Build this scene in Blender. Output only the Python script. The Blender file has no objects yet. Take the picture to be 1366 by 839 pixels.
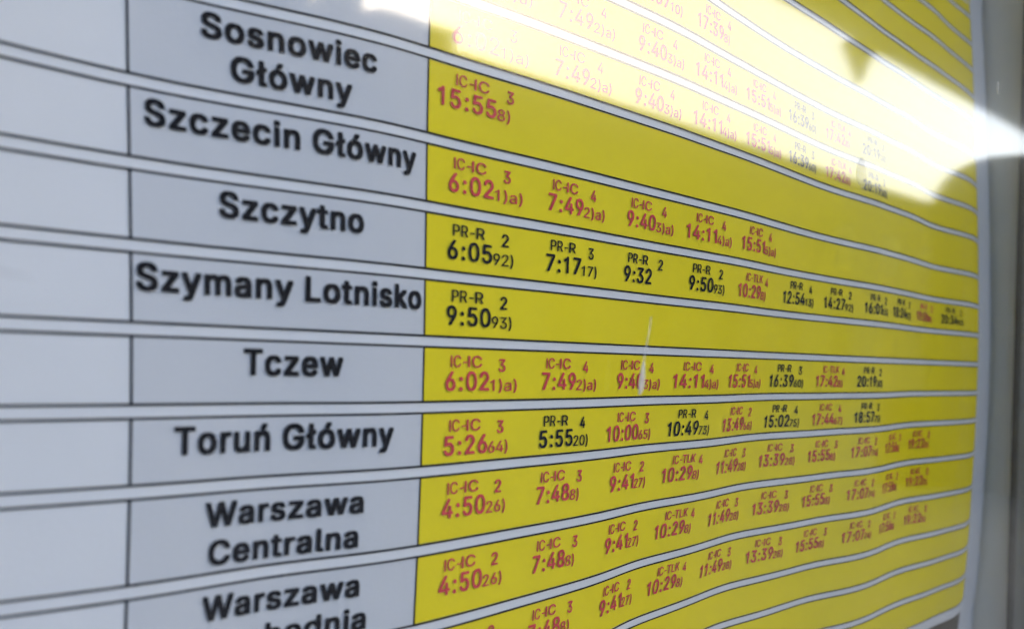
import bpy, bmesh, math, random
import numpy as np
from mathutils import Vector, Matrix

C = bpy.context.scene.collection
SC = bpy.context.scene
U = 0.015                      # one timetable row is about 15 mm high
Z0 = 1.5                       # height of the reference line of the poster

# ------------------------------------------------------------------ camera
CAM = np.array([-10.48552, -9.82596, 0.5129])
YAW, PITCH, ROLL, FPX = 0.9026401, 0.0296259, 0.042987, 1325.4173
PW, PH = 1366, 839
F = np.array([math.sin(YAW)*math.cos(PITCH), math.cos(YAW)*math.cos(PITCH), math.sin(PITCH)])
R = np.array([math.cos(YAW), -math.sin(YAW), 0.0])
UP = np.cross(R, F)
R2 = R*math.cos(ROLL) + UP*math.sin(ROLL)
U2 = -R*math.sin(ROLL) + UP*math.cos(ROLL)
cam_d = bpy.data.cameras.new('camera')
cam = bpy.data.objects.new('camera', cam_d); C.objects.link(cam)
m = Matrix.Identity(4)
for i in range(3):
    m[i][0] = R2[i]; m[i][1] = U2[i]; m[i][2] = -F[i]
m[0][3], m[1][3], m[2][3] = CAM[0]*U, CAM[1]*U, CAM[2]*U + Z0
cam.matrix_world = m
cam_d.sensor_width = 36.0
cam_d.lens = FPX/PW*36.0
cam_d.clip_start = 0.01
cam_d.clip_end = 2000
cam_d.dof.use_dof = True
cam_d.dof.focus_distance = 18.8*U
cam_d.dof.aperture_fstop = 15.2
SC.camera = cam

# ------------------------------------------------------------------ light
SUN_EL, SUN_AZ = math.radians(20), math.radians(146)   # azimuth from +Y (behind the wall) towards +X
world = bpy.data.worlds.new('World'); SC.world = world; world.use_nodes = True
nt = world.node_tree
bg = nt.nodes['Background']
sky = nt.nodes.new('ShaderNodeTexSky'); sky.sky_type = 'NISHITA'; sky.sun_disc = False
sky.sun_elevation = SUN_EL; sky.sun_rotation = SUN_AZ
sky.air_density = 1.0; sky.dust_density = 4.5; sky.ozone_density = 2.2
nt.links.new(sky.outputs[0], bg.inputs[0]); bg.inputs[1].default_value = 0.12
sun_d = bpy.data.lights.new('sun', 'SUN'); sun_d.energy = 2.0; sun_d.angle = math.radians(0.5)
sun_d.color = (1.0, 0.95, 0.87)
sun = bpy.data.objects.new('sun', sun_d); C.objects.link(sun)
sd = Vector((math.sin(SUN_AZ)*math.cos(SUN_EL), math.cos(SUN_AZ)*math.cos(SUN_EL), math.sin(SUN_EL)))
sun.rotation_euler = sd.to_track_quat('Z', 'Y').to_euler()
SC.view_settings.view_transform = 'Standard'; SC.view_settings.look = 'None'
SC.view_settings.gamma = 1.0; SC.view_settings.use_curve_mapping = False
SC.view_settings.exposure = 2.04
SC.render.engine = 'CYCLES'
SC.cycles.use_denoising = True
SC.cycles.max_bounces = 10
SC.cycles.transparent_max_bounces = 12
SC.cycles.sample_clamp_indirect = 20

# ------------------------------------------------------------------ helpers
def link(name, mesh, mats, parent=None):
    o = bpy.data.objects.new(name, mesh); C.objects.link(o)
    for mt in (mats if isinstance(mats, (list, tuple)) else [mats]):
        if mt.name not in [x.name for x in mesh.materials if x]: mesh.materials.append(mt)
    if parent: o.parent = parent
    return o
def tag(o, label=None, cat=None, group=None, kind=None):
    if label: o['label'] = label
    if cat: o['category'] = cat
    if group: o['group'] = group
    if kind: o['kind'] = kind
    return o
def empty(name, loc=(0, 0, 0)):
    o = bpy.data.objects.new(name, None); C.objects.link(o); o.location = loc
    o.empty_display_size = .05
    return o
def sub(parent, name, mesh, mats):
    """child mesh written in world metres"""
    o = link(name, mesh, mats, parent)
    w = Vector((0, 0, 0)); p = parent
    while p: w += p.location; p = p.parent
    o.location = -w if parent.type == 'EMPTY' else Vector((0, 0, 0))
    return o
def mesh_of(bm, name, smooth=False):
    me = bpy.data.meshes.new(name); bm.normal_update(); bm.to_mesh(me); bm.free()
    if smooth:
        for p in me.polygons: p.use_smooth = True
    return me
def bx(bm, x0, x1, y0, y1, z0, z1, mi=0, bevel=0):
    vs = [bm.verts.new(v) for v in ((x0,y0,z0),(x1,y0,z0),(x1,y1,z0),(x0,y1,z0),(x0,y0,z1),(x1,y0,z1),(x1,y1,z1),(x0,y1,z1))]
    fs = [bm.faces.new([vs[i] for i in q]) for q in ((0,3,2,1),(4,5,6,7),(0,1,5,4),(1,2,6,5),(2,3,7,6),(3,0,4,7))]
    for f in fs: f.material_index = mi
    if bevel:
        es = list({e for f in fs for e in f.edges})
        bmesh.ops.bevel(bm, geom=es, offset=bevel, segments=2, profile=.5, affect='EDGES')
def frame_box(bm, O, ux, uy, x0, x1, y0, y1, z0, z1, mi=0):
    """box in a skewed (rotated about Z) frame"""
    O = Vector(O); ux = Vector(ux); uy = Vector(uy)
    P = lambda a, b, c: O + ux*a + uy*b + Vector((0, 0, c))
    vs = [bm.verts.new(P(*v)) for v in ((x0,y0,z0),(x1,y0,z0),(x1,y1,z0),(x0,y1,z0),(x0,y0,z1),(x1,y0,z1),(x1,y1,z1),(x0,y1,z1))]
    for q in ((0,3,2,1),(4,5,6,7),(0,1,5,4),(1,2,6,5),(2,3,7,6),(3,0,4,7)):
        f = bm.faces.new([vs[i] for i in q]); f.material_index = mi

# ------------------------------------------------------------------ materials
def mat(name, col, rough=.6, spec=.3, var=0.0, scale=40.0, bump=0.0, bscale=300.0, metal=0.0, detail=6):
    mt = bpy.data.materials.new(name); mt.use_nodes = True
    n = mt.node_tree.nodes; l = mt.node_tree.links; b = n['Principled BSDF']
    b.inputs['Base Color'].default_value = (*col, 1); b.inputs['Roughness'].default_value = rough
    b.inputs['Specular IOR Level'].default_value = spec; b.inputs['Metallic'].default_value = metal
    tc = n.new('ShaderNodeTexCoord')
    if var:
        nz = n.new('ShaderNodeTexNoise'); nz.inputs['Scale'].default_value = scale; nz.inputs['Detail'].default_value = detail
        nz.inputs['Roughness'].default_value = .6
        l.new(tc.outputs['Object'], nz.inputs['Vector'])
        rp = n.new('ShaderNodeValToRGB')
        rp.color_ramp.elements[0].position = .3; rp.color_ramp.elements[1].position = .7
        rp.color_ramp.elements[0].color = (*[c*(1-var) for c in col], 1)
        rp.color_ramp.elements[1].color = (*[min(1, c*(1+var)) for c in col], 1)
        l.new(nz.outputs['Fac'], rp.inputs['Fac']); l.new(rp.outputs['Color'], b.inputs['Base Color'])
    if bump:
        nb = n.new('ShaderNodeTexNoise'); nb.inputs['Scale'].default_value = bscale; nb.inputs['Detail'].default_value = 4
        l.new(tc.outputs['Object'], nb.inputs['Vector'])
        bp = n.new('ShaderNodeBump'); bp.inputs['Strength'].default_value = bump; bp.inputs['Distance'].default_value = .0004
        l.new(nb.outputs['Fac'], bp.inputs['Height']); l.new(bp.outputs['Normal'], b.inputs['Normal'])
    return mt
M_paper = mat('poster_paper', (.69, .725, .835), .6, .12, .02, 25, .15, 900)
M_cell = mat('printed_pale_grey', (.575, .61, .715), .6, .12, .02, 30, .15, 900)
M_yellow = mat('printed_yellow', (.80, .68, .018), .7, .0, .025, 22, .15, 900)
M_black = mat('printed_black', (.009, .009, .014), .8, .0)
M_red = mat('printed_red', (.62, .075, .085), .8, .0, .04, 200)
M_frame = mat('grey_painted_metal', (.84, .81, .76), .7, .1, .06, 30)
M_dark_strip = mat('dark_brown_strip', (.10, .085, .07), .7, .3, .2, 80)  # dark brown for the post's painted shade and the poster's bottom strip
M_back = mat('case_back_board', (.55, .55, .56), .7, .2, .04, 20)
M_wall = mat('wall_plaster', (.38, .36, .33), .9, .2, .12, 2)
M_canopy = mat('canopy_sheet_metal', (.14, .14, .14), .6, .3, .15, 1.5)
M_ground = mat('platform_paving', (.13, .128, .125), .9, .2, .2, 1.2)
M_bld = mat('building_render', (.12, .11, .10), .9, .2, .10, .4)
M_bld_trim = mat('building_trim', (.2, .19, .18), .8, .2, .1, 1)
M_glassdark = mat('window_dark', (.03, .035, .04), .15, .5)
M_kiosk = mat('kiosk_brown_panel', (.02, .014, .012), .85, .05, .2, 1.5)
M_drip = mat('dried_drip_film', (.62, .62, .58), .6, .2)

def make_glass():
    mt = bpy.data.materials.new('case_glass'); mt.use_nodes = True
    n = mt.node_tree.nodes; l = mt.node_tree.links
    n.remove(n['Principled BSDF']); out = n['Material Output']
    geo = n.new('ShaderNodeNewGeometry')
    io = n.new('ShaderNodeMapRange'); io.inputs['To Min'].default_value = 1.5; io.inputs['To Max'].default_value = 1/1.35
    l.new(geo.outputs['Backfacing'], io.inputs['Value'])
    fr = n.new('ShaderNodeFresnel'); l.new(io.outputs['Result'], fr.inputs['IOR'])
    tr = n.new('ShaderNodeBsdfTransparent'); tr.inputs['Color'].default_value = (.975, .985, .98, 1)
    gl = n.new('ShaderNodeBsdfGlossy'); gl.inputs['Roughness'].default_value = 0.05
    mx = n.new('ShaderNodeMixShader')
    gh = n.new('ShaderNodeBsdfGlossy'); gh.inputs['Roughness'].default_value = 0.2      # greasy film widens part of the reflection
    mg = n.new('ShaderNodeMixShader'); mg.inputs['Fac'].default_value = .10
    l.new(gl.outputs[0], mg.inputs[1]); l.new(gh.outputs[0], mg.inputs[2])
    l.new(fr.outputs['Fac'], mx.inputs['Fac']); l.new(tr.outputs[0], mx.inputs[1]); l.new(mg.outputs[0], mx.inputs[2])
    # a thin film of dust and wiped smears
    df = n.new('ShaderNodeBsdfDiffuse'); df.inputs['Color'].default_value = (.62, .61, .58, 1)
    tc = n.new('ShaderNodeTexCoord'); mp = n.new('ShaderNodeMapping')
    mp.inputs['Scale'].default_value = (14, 14, 5); mp.inputs['Rotation'].default_value = (0, .5, 0)
    nz = n.new('ShaderNodeTexNoise'); nz.inputs['Scale'].default_value = 1.0; nz.inputs['Detail'].default_value = 5
    l.new(tc.outputs['Object'], mp.inputs['Vector']); l.new(mp.outputs['Vector'], nz.inputs['Vector'])
    rg = n.new('ShaderNodeMapRange'); rg.inputs['From Min'].default_value = .42; rg.inputs['From Max'].default_value = .75
    rg.inputs['To Min'].default_value = .001; rg.inputs['To Max'].default_value = .018
    l.new(nz.outputs['Fac'], rg.inputs['Value'])
    m2 = n.new('ShaderNodeMixShader')
    l.new(rg.outputs['Result'], m2.inputs['Fac']); l.new(mx.outputs[0], m2.inputs[1]); l.new(df.outputs[0], m2.inputs[2])
    l.new(m2.outputs[0], out.inputs['Surface'])
    return mt
M_glass = make_glass()

def make_film(name, col, alpha):
    mt = bpy.data.materials.new(name); mt.use_nodes = True
    n = mt.node_tree.nodes; l = mt.node_tree.links
    n.remove(n['Principled BSDF']); out = n['Material Output']
    tr = n.new('ShaderNodeBsdfTransparent'); df = n.new('ShaderNodeBsdfDiffuse'); df.inputs['Color'].default_value = (*col, 1)
    mx = n.new('ShaderNodeMixShader'); nz = n.new('ShaderNodeTexNoise'); nz.inputs['Scale'].default_value = 400
    tc = n.new('ShaderNodeTexCoord'); l.new(tc.outputs['Object'], nz.inputs['Vector'])
    rg = n.new('ShaderNodeMapRange'); rg.inputs['To Min'].default_value = alpha*.6; rg.inputs['To Max'].default_value = min(1, alpha*1.4)
    l.new(nz.outputs['Fac'], rg.inputs['Value']); l.new(rg.outputs['Result'], mx.inputs['Fac'])
    l.new(tr.outputs[0], mx.inputs[1]); l.new(df.outputs[0], mx.inputs[2]); l.new(mx.outputs[0], out.inputs['Surface'])
    return mt
M_film = make_film('dried_water_film', (.75, .75, .72), .5)
M_film_clear = make_film('water_drop_film', (.7, .7, .6), .13)
M_film_thin = make_film('thin_smear_film', (.8, .8, .8), .22)

# ------------------------------------------------------------------ setting (large structure)
SK = 0.112                                      # the tracks run a little askew to the display wall
dx = Vector((1, SK, 0)).normalized(); dy = Vector((SK, -1, 0)).normalized()   # along the tracks / away from the wall
cz = CAM[2]*U + Z0

bm = bmesh.new(); g = 600
vs = [bm.verts.new(v) for v in ((-g,-g,0),(g,-g,0),(g,g,0),(-g,g,0))]; bm.faces.new(vs)
tag(link('ground', mesh_of(bm, 'ground'), M_ground), kind='structure')

bm = bmesh.new(); bx(bm, -14, 30, .075, .4, 0, 4.6)
tag(link('station_wall', mesh_of(bm, 'station_wall'), M_wall), 'plain plastered station wall carrying the timetable case', 'wall')

# canopy over the platform: the eave runs 2.5 m above the eye
can = empty('platform_canopy', (6, -1.5, cz + 2.59))
tag(can, 'dark canopy roof above the wall, its eave mirrored as upper edge of bright band', 'canopy')
bm = bmesh.new()
zc = cz + 2.59
e0 = Vector((6.9, -2.90, 0)); ed = Vector((4.9, .535, 0)).normalized()
pts = [e0 + ed*t for t in (-4.5, 14)]
top = []
for z in (zc, zc + .22):
    top.append([bm.verts.new((pts[0].x, .07, z)), bm.verts.new((pts[1].x, .07, z)), bm.verts.new((pts[1].x, pts[1].y, z)), bm.verts.new((pts[0].x, pts[0].y, z))])
a, b = top
bm.faces.new(a); bm.faces.new(b[::-1])
for i in range(4): bm.faces.new((a[i], b[i], b[(i+1) % 4], a[(i+1) % 4]))
bmesh.ops.recalc_face_normals(bm, faces=bm.faces)
sub(can, 'roof_deck', mesh_of(bm, 'roof_deck'), M_canopy)

# lamp hanging under the eave
def on_eave(az):
    # point of the eave line seen at azimuth az from the mirrored eye
    a = math.radians(az); d = Vector((math.cos(a), -math.sin(a), 0))
    # solve e0+ed*t = s*d
    den = d.x*(-ed.y) + d.y*ed.x
    s = (e0.x*(-ed.y) + e0.y*ed.x)/den
    return d*s
lamp = empty('hanging_lamp', on_eave(19.45) + Vector((0, 0, zc)))
tag(lamp, 'small dark lamp hanging below the canopy eave', 'lamp')
lp = on_eave(19.4)
bm = bmesh.new()
bmesh.ops.create_cone(bm, cap_ends=True, segments=20, radius1=.015, radius2=.15, depth=.34, matrix=Matrix.Translation((lp.x, lp.y, zc-.172)))
sub(lamp, 'lamp_shade', mesh_of(bm, 'lamp_shade'), M_canopy)

# building on the far side of the tracks; wall top 6 m above the eye
bld = empty('station_building', (20, -15, 0))
tag(bld, 'long low building with an added sun-blocking tower across the tracks, its roof mirrored under the bright band', 'building')
O = Vector((12.35, -14.85, 0)); bdx = Vector((28.85, 3.35, 0)).normalized(); bdy = Vector((bdx.y, -bdx.x, 0))
Hb = cz + 6.3
bm = bmesh.new()
frame_box(bm, O, bdx, bdy, 2.0, 75, 0, 9, 0, Hb-.303)
frame_box(bm, O, bdx, bdy, -.197, 1.997, 0, 9, 0, Hb-.253)
frame_box(bm, O, bdx, bdy, -9, -.2, .02, 9, 0, Hb+7)  # tall block out of view, added to keep the sun off the poster
sub(bld, 'wall', mesh_of(bm, 'wall'), M_bld)
bm = bmesh.new()
frame_box(bm, O, bdx, bdy, 3.353, 75, -.15, 9.2, Hb-.3, Hb)
frame_box(bm, O, bdx, bdy, 1.303, 3.35, -.15, 9.2, Hb-.25, Hb+.40)
frame_box(bm, O, bdx, bdy, -.19, 1.3, -.15, 9.2, Hb-.25, Hb+.05)
frame_box(bm, O, bdx, bdy, -9.2, -.1, -.15, 9.2, Hb+7.003, Hb+7.3)  # roof of the added sun-blocking block
rf = sub(bld, 'roof', mesh_of(bm, 'roof'), M_bld_trim)
bm = bmesh.new(); frame_box(bm, O, bdx, bdy, 0.55, 1.25, .3, 1.1, Hb+.053, Hb+2.2)
ch = link('chimney', mesh_of(bm, 'chimney'), M_bld_trim, rf)
for i in range(14):
    x = -4 + i*3.6
    for zz in (1.6, 4.6):
        bm = bmesh.new(); frame_box(bm, O, bdx, bdy, x, x+1.3, -.02, .03, zz, zz+1.5)
        sub(bld, 'window', mesh_of(bm, 'window'), M_glassdark)

# kiosk with a rounded roof at the right-hand end of the platform
ki = empty('platform_kiosk', (13, -3.6, 0))
tag(ki, 'dark brown kiosk with rounded roof, mirrored at the right end of the glass', 'kiosk')
def at_az(az, dist):
    a = math.radians(az); return Vector((CAM[0]*U + math.cos(a)*dist, -math.sin(a)*dist, 0))
kd = 13.0
zt = cz + math.tan(math.radians(10.75))*kd
pa, pb = at_az(15.3, kd), at_az(7.0, kd)
ax = (pb-pa).normalized(); ay = Vector((ax.y, -ax.x, 0));
if ay.x < 0: ay = -ay
L = (pb-pa).length
prof = [(0, 0), (L, 0), (L, zt)]
r = .62
prof += [(r*1.25 - r*1.25*math.sin(t), zt - r*(1-math.cos(t))) for t in [i*math.pi/2/10 for i in range(11)]]
bm = bmesh.new()
fr = [bm.verts.new(pa + ax*p[0] + Vector((0, 0, p[1]))) for p in prof]
bk = [bm.verts.new(pa + ax*p[0] + ay*3 + Vector((0, 0, p[1]))) for p in prof]
bm.faces.new(fr); bm.faces.new(bk[::-1])
for i in range(len(prof)):
    j = (i+1) % len(prof); bm.faces.new((fr[i], bk[i], bk[j], fr[j]))
bmesh.ops.recalc_face_normals(bm, faces=bm.faces)
sub(ki, 'body', mesh_of(bm, 'body'), M_kiosk)
pc = at_az(17.7, kd); wc = (pc-pa).length
bm = bmesh.new(); frame_box(bm, pa, ax, ay, -wc, -.003, -.1, 1.2, 0, 1.05)  # low block added to hide sunlit ground from the reflection
sub(ki, 'added_low_block', mesh_of(bm, 'added_low_block'), M_kiosk)
bm = bmesh.new(); frame_box(bm, pa, ax, ay, .7, 1.6, -.05, -.004, .1, 2.1)
sub(ki, 'door', mesh_of(bm, 'door'), M_kiosk)

# ------------------------------------------------------------------ the poster: a slightly wavy printed sheet
XK = np.linspace(-8, 32, 29); ZK = np.linspace(-9, 13.5, 6)
G = np.array([[1.258, 1.285, 1.287, 1.291, 1.361, 1.48], [0.945, 1.032, 1.099, 1.297, 1.566, 1.838], [0.641, 0.656, 0.803, 1.408, 1.785, 2.068], [0.46, 0.399, 0.546, 1.327, 1.731, 1.986], [0.437, 0.485, 0.412, 0.731, 1.17, 1.515], [0.29, 0.083, -0.004, 0.285, 0.546, 0.788], [0.139, -0.095, -0.009, 0.247, 0.088, 0.061], [0.137, -0.061, -0.081, 0.036, -0.224, -0.398], [0.206, -0.043, -0.217, -0.143, -0.309, -0.575], [0.331, -0.051, -0.2, -0.274, -0.466, -0.626], [0.648, 0.243, -0.196, -0.459, -0.522, -0.518], [0.8, 0.184, -0.382, -0.529, -0.409, -0.266], [0.828, 0.213, -0.442, -0.656, -0.334, 0.008], [0.681, 0.34, -0.286, -0.721, -0.288, 0.162], [0.41, 0.055, -0.332, -0.704, -0.34, 0.067], [0.528, -0.173, -0.625, -0.626, -0.465, -0.185], [0.304, -0.27, -0.727, -0.766, -0.465, -0.232], [-0.222, -0.71, -0.93, -0.966, -0.555, -0.209], [-0.488, -0.803, -0.985, -0.964, -0.625, -0.109], [-0.661, -0.651, -0.905, -1.108, -0.764, -0.092], [-0.788, -0.743, -0.908, -1.02, -0.768, -0.271], [-0.832, -1.168, -1.088, -0.886, -0.85, -0.522], [-0.851, -1.273, -1.352, -1.158, -0.936, -0.387], [-1.152, -1.441, -1.565, -1.39, -1.041, -0.367], [-1.002, -1.185, -1.327, -1.2, -0.924, -0.67], [-0.692, -0.828, -0.972, -0.893, -0.721, -0.675], [-0.578, -0.658, -0.693, -0.57, -0.438, -0.37], [-0.529, -0.464, -0.353, -0.174, -0.087, 0.008], [-0.478, -0.251, -0.019, 0.197, 0.306, 0.405]])
def bsp(t, K):
    h = K[1]-K[0]; d = np.abs(t[:, None]-K[None, :])/h
    return np.where(d < 1, 2/3-d**2+d**3/2, np.where(d < 2, (2-d)**3/6, 0))
X_END = 26.4687
def wav(x, z):
    """depth of the sheet behind its reference plane, in row units"""
    x = np.clip(np.asarray(x, float), -6.3, X_END); z = np.clip(np.asarray(z, float), -8.4, 13.2)
    return np.einsum('ni,nj,ij->n', bsp(x, XK), bsp(z, ZK), G)
def place(x, z, off):
    x = np.asarray(x, float); z = np.asarray(z, float)
    return np.stack([x*U, (wav(x, z)-off)*U, z*U + Z0], 1)

class Sheet:
    """flat pieces in (x, z) row units laid onto the wavy sheet"""
    def __init__(s): s.v = []; s.f = []; s.mi = []; s.n = 0
    def strip(s, x0, x1, z0, z1, off, mi=0, step=.3):
        nx = max(1, int(math.ceil((x1-x0)/step))); nz = max(1, int(math.ceil((z1-z0)/.5)))
        X, Z = np.meshgrid(np.linspace(x0, x1, nx+1), np.linspace(z0, z1, nz+1))
        s.v.append(place(X.ravel(), Z.ravel(), off))
        for j in range(nz):
            for i in range(nx):
                a = s.n + j*(nx+1) + i
                s.f.append((a, a+1, a+nx+2, a+nx+1)); s.mi.append(mi)
        s.n += (nx+1)*(nz+1)
    def outline(s, x0, x1, z0, z1, t, off, mi=0):
        h = t/2
        s.strip(x0-h, x1+h, z1-h, z1+h, off, mi); s.strip(x0-h, x1+h, z0-h, z0+h, off, mi)
        s.strip(x0-h, x0+h, z0+h, z1-h, off, mi); s.strip(x1-h, x1+h, z0+h, z1-h, off, mi)
    def glyphs(s, me, fx, fz, off, mi=0):
        v, f = me
        s.v.append(place(fx(v[:, 0]), fz(v[:, 1]), off + v[:, 2]))
        for q in f: s.f.append(tuple(i+s.n for i in q)); s.mi.append(mi)
        s.n += len(v)
    def mesh(s, name, smooth=True):
        me = bpy.data.meshes.new(name)
        me.from_pydata(np.concatenate(s.v).tolist(), [], s.f)
        for p, k in zip(me.polygons, s.mi): p.material_index = k; p.use_smooth = smooth
        me.update(); return me

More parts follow.
